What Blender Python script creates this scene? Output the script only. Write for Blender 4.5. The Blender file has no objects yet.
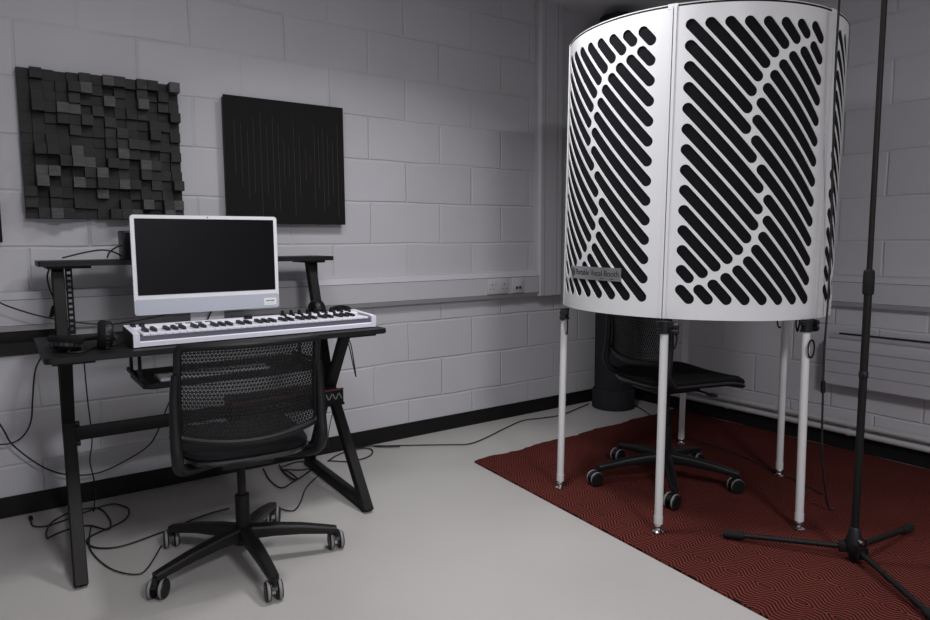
import bpy, bmesh, math, random
from mathutils import Vector, Matrix

random.seed(7)
S = bpy.context.scene
COL = S.collection
PI = math.pi

# ------------------------------------------------------------------ materials
def new_mat(name, color, rough=0.5, metal=0.0, spec=0.5, bump=0.0, bump_scale=200.0, vary=0.0, vary_scale=30.0):
    m = bpy.data.materials.new(name)
    m.use_nodes = True
    nt = m.node_tree
    b = nt.nodes['Principled BSDF']
    b.inputs['Base Color'].default_value = (*color, 1)
    b.inputs['Roughness'].default_value = rough
    b.inputs['Metallic'].default_value = metal
    b.inputs['Specular IOR Level'].default_value = spec
    tc = nt.nodes.new('ShaderNodeTexCoord')
    if bump:
        n = nt.nodes.new('ShaderNodeTexNoise'); n.inputs['Scale'].default_value = bump_scale
        n.inputs['Detail'].default_value = 3
        nt.links.new(tc.outputs['Object'], n.inputs['Vector'])
        bp = nt.nodes.new('ShaderNodeBump'); bp.inputs['Strength'].default_value = bump
        bp.inputs['Distance'].default_value = 0.002
        nt.links.new(n.outputs['Fac'], bp.inputs['Height'])
        nt.links.new(bp.outputs['Normal'], b.inputs['Normal'])
    if vary:
        n = nt.nodes.new('ShaderNodeTexNoise'); n.inputs['Scale'].default_value = vary_scale
        n.inputs['Detail'].default_value = 4
        nt.links.new(tc.outputs['Object'], n.inputs['Vector'])
        r = nt.nodes.new('ShaderNodeValToRGB')
        r.color_ramp.elements[0].position = 0.3; r.color_ramp.elements[1].position = 0.7
        r.color_ramp.elements[0].color = (*[c * (1 - vary) for c in color], 1)
        r.color_ramp.elements[1].color = (*[min(1, c * (1 + vary)) for c in color], 1)
        nt.links.new(n.outputs['Fac'], r.inputs['Fac'])
        nt.links.new(r.outputs['Color'], b.inputs['Base Color'])
    return m

class Nodes:
    def __init__(s, nt): s.nt = nt
    def math(s, op, a, b=None, c=None):
        n = s.nt.nodes.new('ShaderNodeMath'); n.operation = op
        for i, v in enumerate((a, b, c)):
            if v is None: continue
            if isinstance(v, (int, float)): n.inputs[i].default_value = v
            else: s.nt.links.new(v, n.inputs[i])
        return n.outputs[0]

def block_wall(name, axis, joint, color):
    """painted concrete blocks, 450 x 225 mm, stretcher bond"""
    m = bpy.data.materials.new(name); m.use_nodes = True
    nt = m.node_tree; N = Nodes(nt); L = nt.links.new
    b = nt.nodes['Principled BSDF']; b.inputs['Roughness'].default_value = 0.55
    b.inputs['Specular IOR Level'].default_value = 0.35
    tc = nt.nodes.new('ShaderNodeTexCoord')
    wob = nt.nodes.new('ShaderNodeTexNoise'); wob.inputs['Scale'].default_value = 2.5; wob.inputs['Detail'].default_value = 1
    L(tc.outputs['Object'], wob.inputs['Vector'])
    sep = nt.nodes.new('ShaderNodeSeparateXYZ'); L(tc.outputs['Object'], sep.inputs[0])
    sw = nt.nodes.new('ShaderNodeSeparateXYZ'); L(wob.outputs['Color'], sw.inputs[0])
    z = N.math('ADD', sep.outputs['Z'], N.math('MULTIPLY', N.math('SUBTRACT', sw.outputs['X'], 0.5), 0.018))
    u = N.math('ADD', sep.outputs[axis], N.math('MULTIPLY', N.math('SUBTRACT', sw.outputs['Y'], 0.5), 0.02))
    zr = N.math('DIVIDE', N.math('ADD', z, 0.0068), 0.225)
    row = N.math('FLOOR', zr)
    par = N.math('MODULO', N.math('ADD', row, 101), 2)       # odd rows carry the reference joint
    ur = N.math('ADD', N.math('DIVIDE', N.math('SUBTRACT', u, joint), 0.45), N.math('MULTIPLY', par, 0.5))
    fz = N.math('FRACT', zr); fu = N.math('FRACT', N.math('ADD', ur, 200))
    dz = N.math('MULTIPLY', N.math('MINIMUM', fz, N.math('SUBTRACT', 1, fz)), 0.225)
    du = N.math('MULTIPLY', N.math('MINIMUM', fu, N.math('SUBTRACT', 1, fu)), 0.45)
    d = N.math('MINIMUM', dz, du)
    mr = nt.nodes.new('ShaderNodeMapRange'); mr.interpolation_type = 'SMOOTHSTEP'
    mr.inputs['From Min'].default_value = 0.001; mr.inputs['From Max'].default_value = 0.0085
    L(d, mr.inputs['Value'])                                  # 0 in the joint, 1 on the block
    # the paint fills some of the joints completely
    fill = nt.nodes.new('ShaderNodeTexNoise'); fill.inputs['Scale'].default_value = 1.7; fill.inputs['Detail'].default_value = 2
    L(tc.outputs['Object'], fill.inputs['Vector'])
    fr = nt.nodes.new('ShaderNodeMapRange'); fr.inputs['From Min'].default_value = 0.38; fr.inputs['From Max'].default_value = 0.6
    fr.inputs['To Min'].default_value = 0.35; fr.inputs['To Max'].default_value = 1.0
    L(fill.outputs['Fac'], fr.inputs['Value'])
    groove = N.math('MULTIPLY', N.math('SUBTRACT', 1, mr.outputs[0]), fr.outputs[0])
    pit = nt.nodes.new('ShaderNodeTexNoise'); pit.inputs['Scale'].default_value = 120; pit.inputs['Detail'].default_value = 4
    L(tc.outputs['Object'], pit.inputs['Vector'])
    h = N.math('ADD', N.math('MULTIPLY', groove, -1.0), N.math('MULTIPLY', pit.outputs['Fac'], 0.10))
    bp = nt.nodes.new('ShaderNodeBump'); bp.inputs['Strength'].default_value = 0.75; bp.inputs['Distance'].default_value = 0.0055
    L(h, bp.inputs['Height']); L(bp.outputs['Normal'], b.inputs['Normal'])
    # each block a hair different, faint grime
    cb = nt.nodes.new('ShaderNodeCombineXYZ'); L(N.math('FLOOR', ur), cb.inputs[0]); L(row, cb.inputs[1])
    wn = nt.nodes.new('ShaderNodeTexWhiteNoise'); L(cb.outputs[0], wn.inputs['Vector'])
    gr = nt.nodes.new('ShaderNodeTexNoise'); gr.inputs['Scale'].default_value = 4; gr.inputs['Detail'].default_value = 5
    L(tc.outputs['Object'], gr.inputs['Vector'])
    k = N.math('ADD', N.math('ADD', N.math('MULTIPLY', wn.outputs['Value'], 0.05), N.math('MULTIPLY', gr.outputs['Fac'], 0.10)), 0.90)
    mx = nt.nodes.new('ShaderNodeVectorMath'); mx.operation = 'SCALE'
    mx.inputs[0].default_value = color; L(k, mx.inputs['Scale'])
    L(mx.outputs[0], b.inputs['Base Color'])
    return m

def floor_mat():
    m = new_mat('vinyl_floor', (0.45, 0.43, 0.405), 0.42, spec=0.4)
    nt = m.node_tree; L = nt.links.new; N = Nodes(nt); b = nt.nodes['Principled BSDF']
    tc = nt.nodes['Texture Coordinate']
    a = nt.nodes.new('ShaderNodeTexNoise'); a.inputs['Scale'].default_value = 1.6; a.inputs['Detail'].default_value = 6
    c = nt.nodes.new('ShaderNodeTexNoise'); c.inputs['Scale'].default_value = 160; c.inputs['Detail'].default_value = 2
    e = nt.nodes.new('ShaderNodeTexVoronoi'); e.inputs['Scale'].default_value = 9
    for n in (a, c, e): L(tc.outputs['Object'], n.inputs['Vector'])
    k = N.math('ADD', 0.82, N.math('ADD', N.math('MULTIPLY', a.outputs['Fac'], 0.26), N.math('MULTIPLY', c.outputs['Fac'], 0.08)))
    spot = N.math('MULTIPLY', N.math('LESS_THAN', e.outputs['Distance'], 0.035), 0.16)
    k = N.math('SUBTRACT', k, spot)
    mx = nt.nodes.new('ShaderNodeVectorMath'); mx.operation = 'SCALE'; mx.inputs[0].default_value = (0.41, 0.395, 0.38)
    L(k, mx.inputs['Scale']); L(mx.outputs[0], b.inputs['Base Color'])
    r = N.math('ADD', 0.30, N.math('MULTIPLY', a.outputs['Fac'], 0.25)); L(r, b.inputs['Roughness'])
    return m

def rug_mat():
    m = bpy.data.materials.new('red_black_weave'); m.use_nodes = True
    nt = m.node_tree; N = Nodes(nt); L = nt.links.new
    b = nt.nodes['Principled BSDF']; b.inputs['Roughness'].default_value = 1.0; b.inputs['Specular IOR Level'].default_value = 0.02
    tc = nt.nodes.new('ShaderNodeTexCoord')
    sep = nt.nodes.new('ShaderNodeSeparateXYZ'); L(tc.outputs['Object'], sep.inputs[0])
    x, y = sep.outputs['X'], sep.outputs['Y']
    P, Q, A = 0.096, 0.120, 0.030
    # trapezoid meander: lines run straight, step sideways, run straight again; every second band is mirrored
    t = N.math('FRACT', N.math('ADD', N.math('DIVIDE', y, Q), 100))
    tri = N.math('ABSOLUTE', N.math('SUBTRACT', N.math('MULTIPLY', t, 2), 1))
    trap = N.math('MINIMUM', N.math('MAXIMUM', N.math('MULTIPLY', N.math('SUBTRACT', tri, 0.22), 1.8), 0.0), 1.0)
    band = N.math('FLOOR', N.math('DIVIDE', x, P * 2))
    third = N.math('LESS_THAN', N.math('MODULO', N.math('ADD', band, 300), 3), 0.5)
    sgn = N.math('SUBTRACT', 1, N.math('MULTIPLY', third, 2))
    v = N.math('ADD', x, N.math('MULTIPLY', N.math('MULTIPLY', trap, A), sgn))
    f = N.math('FRACT', N.math('ADD', N.math('DIVIDE', v, 0.0160), 100))
    mr = nt.nodes.new('ShaderNodeMapRange'); mr.interpolation_type = 'SMOOTHSTEP'
    mr.inputs['From Min'].default_value = 0.40; mr.inputs['From Max'].default_value = 0.52
    L(N.math('MULTIPLY', N.math('ABSOLUTE', N.math('SUBTRACT', f, 0.5)), 2), mr.inputs['Value'])
    nz = nt.nodes.new('ShaderNodeTexNoise'); nz.inputs['Scale'].default_value = 260; nz.inputs['Detail'].default_value = 2
    L(tc.outputs['Object'], nz.inputs['Vector'])
    big = nt.nodes.new('ShaderNodeTexNoise'); big.inputs['Scale'].default_value = 3; L(tc.outputs['Object'], big.inputs['Vector'])
    mix = nt.nodes.new('ShaderNodeMix'); mix.data_type = 'RGBA'
    mix.inputs['A'].default_value = (0.016, 0.010, 0.010, 1); mix.inputs['B'].default_value = (0.135, 0.030, 0.023, 1)
    L(mr.outputs[0], mix.inputs['Factor'])
    k = N.math('ADD', 0.45, N.math('ADD', N.math('MULTIPLY', nz.outputs['Fac'], 0.7), N.math('MULTIPLY', big.outputs['Fac'], 0.35)))
    mx = nt.nodes.new('ShaderNodeVectorMath'); mx.operation = 'SCALE'; L(mix.outputs['Result'], mx.inputs[0]); L(k, mx.inputs['Scale'])
    L(mx.outputs[0], b.inputs['Base Color'])
    bp = nt.nodes.new('ShaderNodeBump'); bp.inputs['Strength'].default_value = 0.5; bp.inputs['Distance'].default_value = 0.003
    L(N.math('ADD', mr.outputs[0], nz.outputs['Fac']), bp.inputs['Height']); L(bp.outputs['Normal'], b.inputs['Normal'])
    return m

def wood_mat(name, c0, c1):
    m = bpy.data.materials.new(name); m.use_nodes = True
    nt = m.node_tree; L = nt.links.new; b = nt.nodes['Principled BSDF']; b.inputs['Roughness'].default_value = 0.7
    tc = nt.nodes.new('ShaderNodeTexCoord')
    mp = nt.nodes.new('ShaderNodeMapping'); mp.inputs['Scale'].default_value = (3, 3, 40); L(tc.outputs['Object'], mp.inputs[0])
    n = nt.nodes.new('ShaderNodeTexNoise'); n.inputs['Scale'].default_value = 9; n.inputs['Detail'].default_value = 4; L(mp.outputs[0], n.inputs['Vector'])
    r = nt.nodes.new('ShaderNodeValToRGB'); r.color_ramp.elements[0].position = 0.35; r.color_ramp.elements[1].position = 0.7
    r.color_ramp.elements[0].color = (*c0, 1); r.color_ramp.elements[1].color = (*c1, 1)
    L(n.outputs['Fac'], r.inputs[0]); L(r.outputs[0], b.inputs['Base Color'])
    return m

M = {}
WALLC = (0.50, 0.495, 0.52)
M['wall_l'] = block_wall('painted_blocks_left', 'X', -2.0116, WALLC)
M['wall_r'] = block_wall('painted_blocks_right', 'Y', -0.60, WALLC)
M['ceiling'] = new_mat('ceiling_paint', (0.75, 0.745, 0.75), 0.8, bump=0.2, bump_scale=90)
M['floor'] = floor_mat()
M['rug'] = rug_mat()
M['skirting'] = new_mat('black_vinyl_skirting', (0.006, 0.006, 0.006), 0.6, spec=0.25, bump=0.2, bump_scale=60)
M['trunking'] = new_mat('trunking_plastic', (0.47, 0.465, 0.49), 0.4)
M['seam'] = new_mat('dark_seam', (0.10, 0.10, 0.105), 0.7)
M['black_plastic'] = new_mat('black_plastic', (0.006, 0.006, 0.007), 0.45, spec=0.32, bump=0.15, bump_scale=400)
M['black_satin'] = new_mat('black_satin_metal', (0.006, 0.006, 0.0065), 0.55, spec=0.22)
M['black_board'] = new_mat('black_laminate', (0.007, 0.007, 0.0075), 0.5, spec=0.3, bump=0.2, bump_scale=500)
M['black_rubber'] = new_mat('black_rubber', (0.006, 0.006, 0.006), 0.8, spec=0.3)
M['cable'] = new_mat('cable_rubber', (0.009, 0.009, 0.010), 0.55)
M['seat_cloth'] = new_mat('seat_cloth', (0.007, 0.007, 0.008), 0.9, spec=0.2, bump=0.6, bump_scale=900)
M['foam'] = new_mat('black_foam', (0.006, 0.006, 0.008), 0.95, spec=0.15, bump=0.7, bump_scale=300)
M['booth_white'] = new_mat('white_powder_coat', (0.65, 0.65, 0.66), 0.38, spec=0.45)
M['booth_leg'] = new_mat('white_tube', (0.58, 0.58, 0.58), 0.35)
M['chrome'] = new_mat('chrome', (0.7, 0.7, 0.7), 0.18, metal=1)
M['steel_plate'] = new_mat('brushed_steel', (0.42, 0.42, 0.43), 0.35, metal=0.8, bump=0.3, bump_scale=80)
M['dark_ink'] = new_mat('dark_ink', (0.02, 0.02, 0.025), 0.6)
M['mac_white'] = new_mat('white_bezel', (0.78, 0.78, 0.80), 0.3)
M['mac_silver'] = new_mat('silver_chin', (0.50, 0.53, 0.59), 0.4, metal=0.15)
M['mac_stand'] = new_mat('silver_stand', (0.58, 0.58, 0.60), 0.35, metal=0.5)
M['screen'] = new_mat('screen_glass', (0.003, 0.003, 0.0045), 0.12, spec=0.25)
M['label_white'] = new_mat('label_paper', (0.80, 0.80, 0.82), 0.6)
M['key_white'] = new_mat('white_keys', (0.74, 0.74, 0.82), 0.3)
M['kbd_body'] = new_mat('white_keyboard_shell', (0.72, 0.72, 0.80), 0.35)
M['key_black'] = new_mat('black_keys', (0.008, 0.008, 0.011), 0.5, spec=0.2)
M['key_shade_pad'] = new_mat('grey_key_shade_and_pads', (0.11, 0.11, 0.145), 0.5)  # painted shade below the white keys; also the pad buttons' own grey
M['cheek'] = new_mat('dark_wood_cheek', (0.035, 0.024, 0.020), 0.5)
M['grey_key'] = new_mat('grey_keycaps', (0.42, 0.42, 0.43), 0.5)
M['wood_dark'] = wood_mat('stained_wood', (0.006, 0.006, 0.0065), (0.016, 0.0155, 0.016))
M['wood_mid'] = wood_mat('worn_stained_wood', (0.012, 0.0115, 0.012), (0.030, 0.029, 0.029))
M['wood_light'] = wood_mat('bare_stained_wood', (0.04, 0.039, 0.039), (0.095, 0.092, 0.092))
M['panel_face'] = new_mat('black_panel_face', (0.006, 0.006, 0.006), 0.75, spec=0.2)
M['panel_slot'] = new_mat('panel_slot_board', (0.055, 0.040, 0.034), 0.8)
M['grey_tyre'] = new_mat('grey_castor_tread', (0.20, 0.20, 0.21), 0.6)
M['column'] = new_mat('dark_grey_column', (0.022, 0.023, 0.027), 0.8, spec=0.2, bump=0.4, bump_scale=500)
M['radiator'] = new_mat('radiator_enamel', (0.40, 0.39, 0.42), 0.4)
M['pipe'] = new_mat('painted_pipe', (0.44, 0.43, 0.43), 0.4)
M['red'] = new_mat('red_trim', (0.10, 0.010, 0.012), 0.5)
M['grey_mark'] = new_mat('grey_print', (0.20, 0.20, 0.20), 0.6)
M['shell'] = new_mat('glossy_black_shell', (0.012, 0.012, 0.014), 0.28)
M['rib'] = new_mat('grey_rib', (0.035, 0.035, 0.036), 0.5)
M['socket'] = new_mat('socket_plastic', (0.47, 0.465, 0.48), 0.3)
M['lamp'] = new_mat('lamp_diffuser', (0.8, 0.8, 0.8), 0.5)

# ------------------------------------------------------------------ mesh helpers
def BM(): return bmesh.new()

def add_box(bm, lo, hi, bevel=0.0, seg=2, mat=None):
    r = bmesh.ops.create_cube(bm, size=1.0)
    vs = r['verts']
    c = [(a + b) / 2 for a, b in zip(lo, hi)]; s = [max(1e-5, b - a) for a, b in zip(lo, hi)]
    for v in vs:
        v.co = Vector((c[0] + v.co.x * s[0], c[1] + v.co.y * s[1], c[2] + v.co.z * s[2]))
        if mat: v.co = mat @ v.co
    if bevel:
        es = list({e for v in vs for e in v.link_edges})
        bmesh.ops.bevel(bm, geom=es, offset=bevel, segments=seg, profile=0.5, affect='EDGES')

def frame_at(d):
    d = d.normalized()
    a = Vector((0, 0, 1)) if abs(d.z) < 0.9 else Vector((1, 0, 0))
    x = d.cross(a).normalized(); y = d.cross(x).normalized()
    return x, y

def add_bar(bm, a, b, w, h, up=(0, 0, 1), bevel=0.0):
    """rectangular bar from a to b; w across, h along 'up'"""
    a, b = Vector(a), Vector(b); d = (b - a); L = d.length; d.normalize()
    s = d.cross(Vector(up)).normalized(); u = s.cross(d).normalized()
    mt = Matrix((s, d, u)).transposed().to_4x4(); mt.translation = (a + b) / 2
    add_box(bm, (-w / 2, -L / 2, -h / 2), (w / 2, L / 2, h / 2), bevel, 2, mt)

def smooth_path(pts, n=6):
    pts = [Vector(p) for p in pts]
    if len(pts) < 3: return pts
    out = []
    P = [pts[0] * 2 - pts[1]] + pts + [pts[-1] * 2 - pts[-2]]
    for i in range(1, len(P) - 2):
        p0, p1, p2, p3 = P[i - 1:i + 3]
        for k in range(n):
            t = k / n
            out.append(0.5 * ((2 * p1) + (p2 - p0) * t + (2 * p0 - 5 * p1 + 4 * p2 - p3) * t * t + (3 * p1 - p0 - 3 * p2 + p3) * t ** 3))
    out.append(pts[-1]); return out

def add_tube(bm, pts, r, n=10, closed=False, cap=True, ry=None, up=None):
    """round (or elliptical) tube along a path; r may be a list"""
    pts = [Vector(p) for p in pts]; k = len(pts)
    rs = r if isinstance(r, (list, tuple)) else [r] * k
    rings = []; px = None
    for i, p in enumerate(pts):
        if closed: d = pts[(i + 1) % k] - pts[i - 1]
        else: d = pts[min(i + 1, k - 1)] - pts[max(i - 1, 0)]
        d.normalize()
        if up is not None:
            x = d.cross(Vector(up)).normalized(); y = x.cross(d).normalized()
        elif px is None: x, y = frame_at(d)
        else:
            x = (px - d * px.dot(d)).normalized(); y = d.cross(x).normalized()
        px = x
        q = (ry / rs[i] if ry else 1)
        rings.append([bm.verts.new(p + (x * math.cos(2 * PI * j / n) + y * math.sin(2 * PI * j / n) * q) * rs[i]) for j in range(n)])
    for i in range(k if closed else k - 1):
        A, B = rings[i], rings[(i + 1) % k]
        for j in range(n): bm.faces.new((A[j], A[(j + 1) % n], B[(j + 1) % n], B[j]))
    if cap and not closed:
        bm.faces.new(rings[0][::-1]); bm.faces.new(rings[-1])

def add_cyl(bm, a, b, r, r2=None, n=20):
    add_tube(bm, [a, b], [r, r if r2 is None else r2], n)

def add_lathe(bm, prof, centre=(0, 0, 0), axis='Z', n=28):
    """profile of (radius, height) turned about an axis"""
    c = Vector(centre); rings = []
    for r, h in prof:
        ring = []
        for j in range(n):
            a = 2 * PI * j / n; x, y = r * math.cos(a), r * math.sin(a)
            v = {'Z': (x, y, h), 'X': (h, x, y), 'Y': (x, h, y)}[axis]
            ring.append(bm.verts.new(c + Vector(v)))
        rings.append(ring)
    for A, B in zip(rings, rings[1:]):
        for j in range(n): bm.faces.new((A[j], A[(j + 1) % n], B[(j + 1) % n], B[j]))
    bm.faces.new(rings[0][::-1]); bm.faces.new(rings[-1])

def add_prism(bm, poly, z0, z1, fn=None):
    fn = fn or (lambda x, y, z: (x, y, z))
    A = [bm.verts.new(fn(x, y, z0)) for x, y in poly]; B = [bm.verts.new(fn(x, y, z1)) for x, y in poly]
    n = len(poly)
    bm.faces.new(A[::-1]); bm.faces.new(B)
    for i in range(n): bm.faces.new((A[i], A[(i + 1) % n], B[(i + 1) % n], B[i]))

def rounded_rect(x0, y0, x1, y1, r, n=5):
    out = []
    for cx, cy, a in ((x1 - r, y1 - r, 0), (x0 + r, y1 - r, 90), (x0 + r, y0 + r, 180), (x1 - r, y0 + r, 270)):
        for k in range(n + 1):
            t = math.radians(a + 90 * k / n); out.append((cx + r * math.cos(t), cy + r * math.sin(t)))
    return out

def mesh_from(name, bm, m, smooth=True):
    bmesh.ops.remove_doubles(bm, verts=bm.verts, dist=1e-6)
    bmesh.ops.recalc_face_normals(bm, faces=bm.faces)
    me = bpy.data.meshes.new(name); bm.to_mesh(me); bm.free()
    me.materials.append(m)
    if smooth:
        for p in me.polygons: p.use_smooth = True
        me.set_sharp_from_angle(angle=math.radians(35))
    return me

def obj(name, bm, m, parent=None, smooth=True, label=None):
    me = bm if isinstance(bm, bpy.types.Mesh) else mesh_from(name, bm, m, smooth)
    o = bpy.data.objects.new(name, me); COL.objects.link(o)
    if parent: o.parent = parent
    if label: o['label'] = label
    return o

def tag(o, label, cat, group=None):
    o['label'] = label; o['category'] = cat
    if group: o['group'] = group
    return o

def thing(name, label, cat, loc=(0, 0, 0), rz=0.0, group=None):
    o = bpy.data.objects.new(name, None); COL.objects.link(o)
    o.empty_display_size = 0.1
    o.location = loc; o.rotation_euler = (0, 0, rz)
    return tag(o, label, cat, group)

def struct(name, bm, m, smooth=False):
    o = obj(name, bm, m, None, smooth); o['kind'] = 'structure'; return o

def copy_tree(o, parent=None):
    c = o.copy(); COL.objects.link(c)
    if parent: c.parent = parent
    for ch in list(o.children): copy_tree(ch, c)
    return c

def filled_with_holes(outer, holes, thick):
    """flat board of the given outline with holes cut through, as a bmesh (x, y in the plane, z = thickness)"""
    cu = bpy.data.curves.new('tmp', 'CURVE'); cu.dimensions = '2D'; cu.fill_mode = 'BOTH'; cu.extrude = thick / 2
    for poly in [outer] + holes:
        s = cu.splines.new('POLY'); s.points.add(len(poly) - 1); s.use_cyclic_u = True
        for p, (x, y) in zip(s.points, poly): p.co = (x, y, 0, 1)
    o = bpy.data.objects.new('tmp', cu); COL.objects.link(o)
    dg = bpy.context.evaluated_depsgraph_get(); dg.update()
    me = bpy.data.meshes.new_from_object(o.evaluated_get(dg))
    bm = BM(); bm.from_mesh(me)
    bpy.data.objects.remove(o); bpy.data.curves.remove(cu); bpy.data.meshes.remove(me)
    bmesh.ops.remove_doubles(bm, verts=bm.verts, dist=1e-6)
    return bm

def pill(a, b, r, n=8):
    a, b = Vector(a), Vector(b); d = (b - a)
    t = math.atan2(d.y, d.x) if d.length > 1e-6 else 0
    out = []
    for c, s in ((b, -PI / 2), (a, PI / 2)):
        for k in range(n + 1):
            q = t + s + PI * k / n; out.append((c.x + r * math.cos(q), c.y + r * math.sin(q)))
    return out

def text_mesh(txt, size, depth=0.0006):
    cu = bpy.data.curves.new('tmp', 'FONT'); cu.body = txt; cu.size = size; cu.extrude = depth; cu.align_x = 'CENTER'; cu.align_y = 'CENTER'
    o = bpy.data.objects.new('tmp', cu); COL.objects.link(o)
    dg = bpy.context.evaluated_depsgraph_get(); dg.update()
    me = bpy.data.meshes.new_from_object(o.evaluated_get(dg))
    bm = BM(); bm.from_mesh(me)
    bpy.data.objects.remove(o); bpy.data.curves.remove(cu); bpy.data.meshes.remove(me)
    return bm

LAMPS = [(-3.2, -1.7, 12.5, 180, .50, 'square recessed ceiling light above the desk'),
         (-2.1, -1.35, 16.5, 135, .28, 'small square recessed ceiling light beside the vocal booth'),
         (-2.9, -4.4, 88, 180, .56, 'large square recessed ceiling light behind the viewpoint')]
EXPOSURE = 0.05

# ------------------------------------------------------------------ camera
cam = bpy.data.objects.new('camera', bpy.data.cameras.new('camera')); COL.objects.link(cam)
cam.data.sensor_width = 36.0; cam.data.lens = 673.5656 * 36.0 / 930.0
cam.data.clip_start = 0.05; cam.data.clip_end = 50
tilt, roll, yaw = 0.10269567, -0.00561587, 0.61602950
fw = Vector((math.sin(yaw) * math.cos(tilt), math.cos(yaw) * math.cos(tilt), -math.sin(tilt)))
r0 = Vector((math.cos(yaw), -math.sin(yaw), 0)); u0 = r0.cross(fw)
rr = r0 * math.cos(roll) + u0 * math.sin(roll); uu = -r0 * math.sin(roll) + u0 * math.cos(roll)
mw = Matrix((rr, uu, -fw)).transposed().to_4x4(); mw.translation = (-3.729695, -3.304329, 1.134230)
cam.matrix_world = mw
S.camera = cam

# ------------------------------------------------------------------ room shell
X0, Y0, H = -5.6, -5.6, 2.614
def slab(name, lo, hi, m):
    bm = BM(); add_box(bm, lo, hi); return struct(name, bm, m)
slab('floor', (X0 - .1, Y0 - .1, -0.1), (0.1, 0.1, 0), M['floor'])
slab('ceiling', (X0 - .1, Y0 - .1, H), (0.1, 0.1, H + 0.1), M['ceiling'])
slab('wall_left', (X0 - .1, 0, 0), (0.1, 0.1, H), M['wall_l'])
slab('wall_right', (0, Y0 - .1, 0), (0.1, 0, H), M['wall_r'])
slab('wall_back', (X0 - .1, Y0 - .1, 0), (0, Y0, H), M['wall_l'])
slab('wall_far_left', (X0 - .1, Y0, 0), (X0, 0, H), M['wall_r'])
bm = BM(); add_box(bm, (X0, -0.006, 0), (0, 0, 0.088), 0.002); struct('baseboard_left', bm, M['skirting'])
bm = BM(); add_box(bm, (-0.006, Y0, 0), (0, -0.006, 0.088), 0.002); struct('baseboard_right', bm, M['skirting'])

# dado trunking: bevelled three-compartment profile, with thin lid seams
def trunk(name, a, b, axis, zs=(0.778, 0.942)):
    z0, z1 = zs; D = 0.052
    prof = [(0, z0), (D - .016, z0), (D, z0 + .022), (D, z1 - .034), (D - .018, z1 - .006), (0, z1)]
    bm = BM()
    if axis == 'x': add_prism(bm, prof, a, b, lambda d, z, t: (t, -d, z))
    else: add_prism(bm, prof, a, b, lambda d, z, t: (-d, t, z))
    o = struct(name, bm, M['trunking'])
    bm = BM()
    for z in (z0 + .024, z1 - .036):
        if axis == 'x': add_box(bm, (a, -D - .0006, z - .0012), (b, -D + .002, z + .0012))
        else: add_box(bm, (-D - .0006, a, z - .0012), (-D + .002, b, z + .0012))
    s = obj('lid_seam', bm, M['seam'], o, False); return o
trunk('trim_1', X0, -0.845, 'x')
trunk('trim_2', Y0, -1.50, 'y')
bm = BM()                                                        # riser up the left wall
add_prism(bm, [(-0.845, 0), (-0.845, -.036), (-0.83, -.054), (-0.655, -.054), (-0.64, -.036), (-0.64, 0)], 0.778, H, lambda x, y, z: (x, y, z))
o = struct('trim_3', bm, M['trunking'])
bm = BM()
for x in (-0.80, -0.695): add_box(bm, (x - .001, -.0546, 0.778), (x + .001, -.052, H))
obj('lid_seam', bm, M['seam'], o, False)
# dark board fixed along the left wall at desk height
bm = BM(); add_box(bm, (X0, -0.018, 0.676), (-3.46, 0, 0.775), 0.002); o = struct('trim_4', bm, M['black_board'])
bm = BM(); add_box(bm, (X0, -0.026, 0.732), (-3.46, -0.018, 0.775), 0.002); obj('top_rail', bm, M['skirting'], o)

# sockets on the trunking
def socket(name, x0, x1, label, holes):
    t = thing(name, label, 'socket', ((x0 + x1) / 2, -0.0526, 0.854))
    w = (x1 - x0) / 2
    bm = BM(); add_box(bm, (-w, -.011, -.046), (w, 0, .046), .003); obj('face_plate', bm, M['socket'], t)
    if holes == 'double':
        for s in (-1, 1):
            bm = BM(); add_box(bm, (s * .024 - .007, -.0145, .012), (s * .024 + .007, -.0105, .032), .0015)
            obj('switch', bm, M['socket'], t)
            bm = BM()
            c = s * .047
            add_box(bm, (c - .003, -.0114, .006), (c + .003, -.0105, .016)); add_box(bm, (c - .016, -.0114, -.018), (c - .009, -.0105, -.013)); add_box(bm, (c + .009, -.0114, -.018), (c + .016, -.0105, -.013))
            obj('pin_holes', bm, M['dark_ink'], t, False)
    else:
        bm = BM(); add_box(bm, (-.028, -.0135, -.028), (.028, -.0105, .024), .001); obj('module', bm, M['socket'], t)
        for s in (-1, 1):
            bm = BM(); add_box(bm, (s * .013 - .009, -.0142, -.022), (s * .013 + .009, -.013, -.006)); obj('data_port', bm, M['dark_ink'], t, False)
socket('power_socket', -1.262, -1.104, 'white double power socket on the wall trunking, left of the data socket', 'double')
socket('data_socket', -1.072, -0.978, 'small square white data socket on the trunking, right of the double power socket', 'single')

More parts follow.
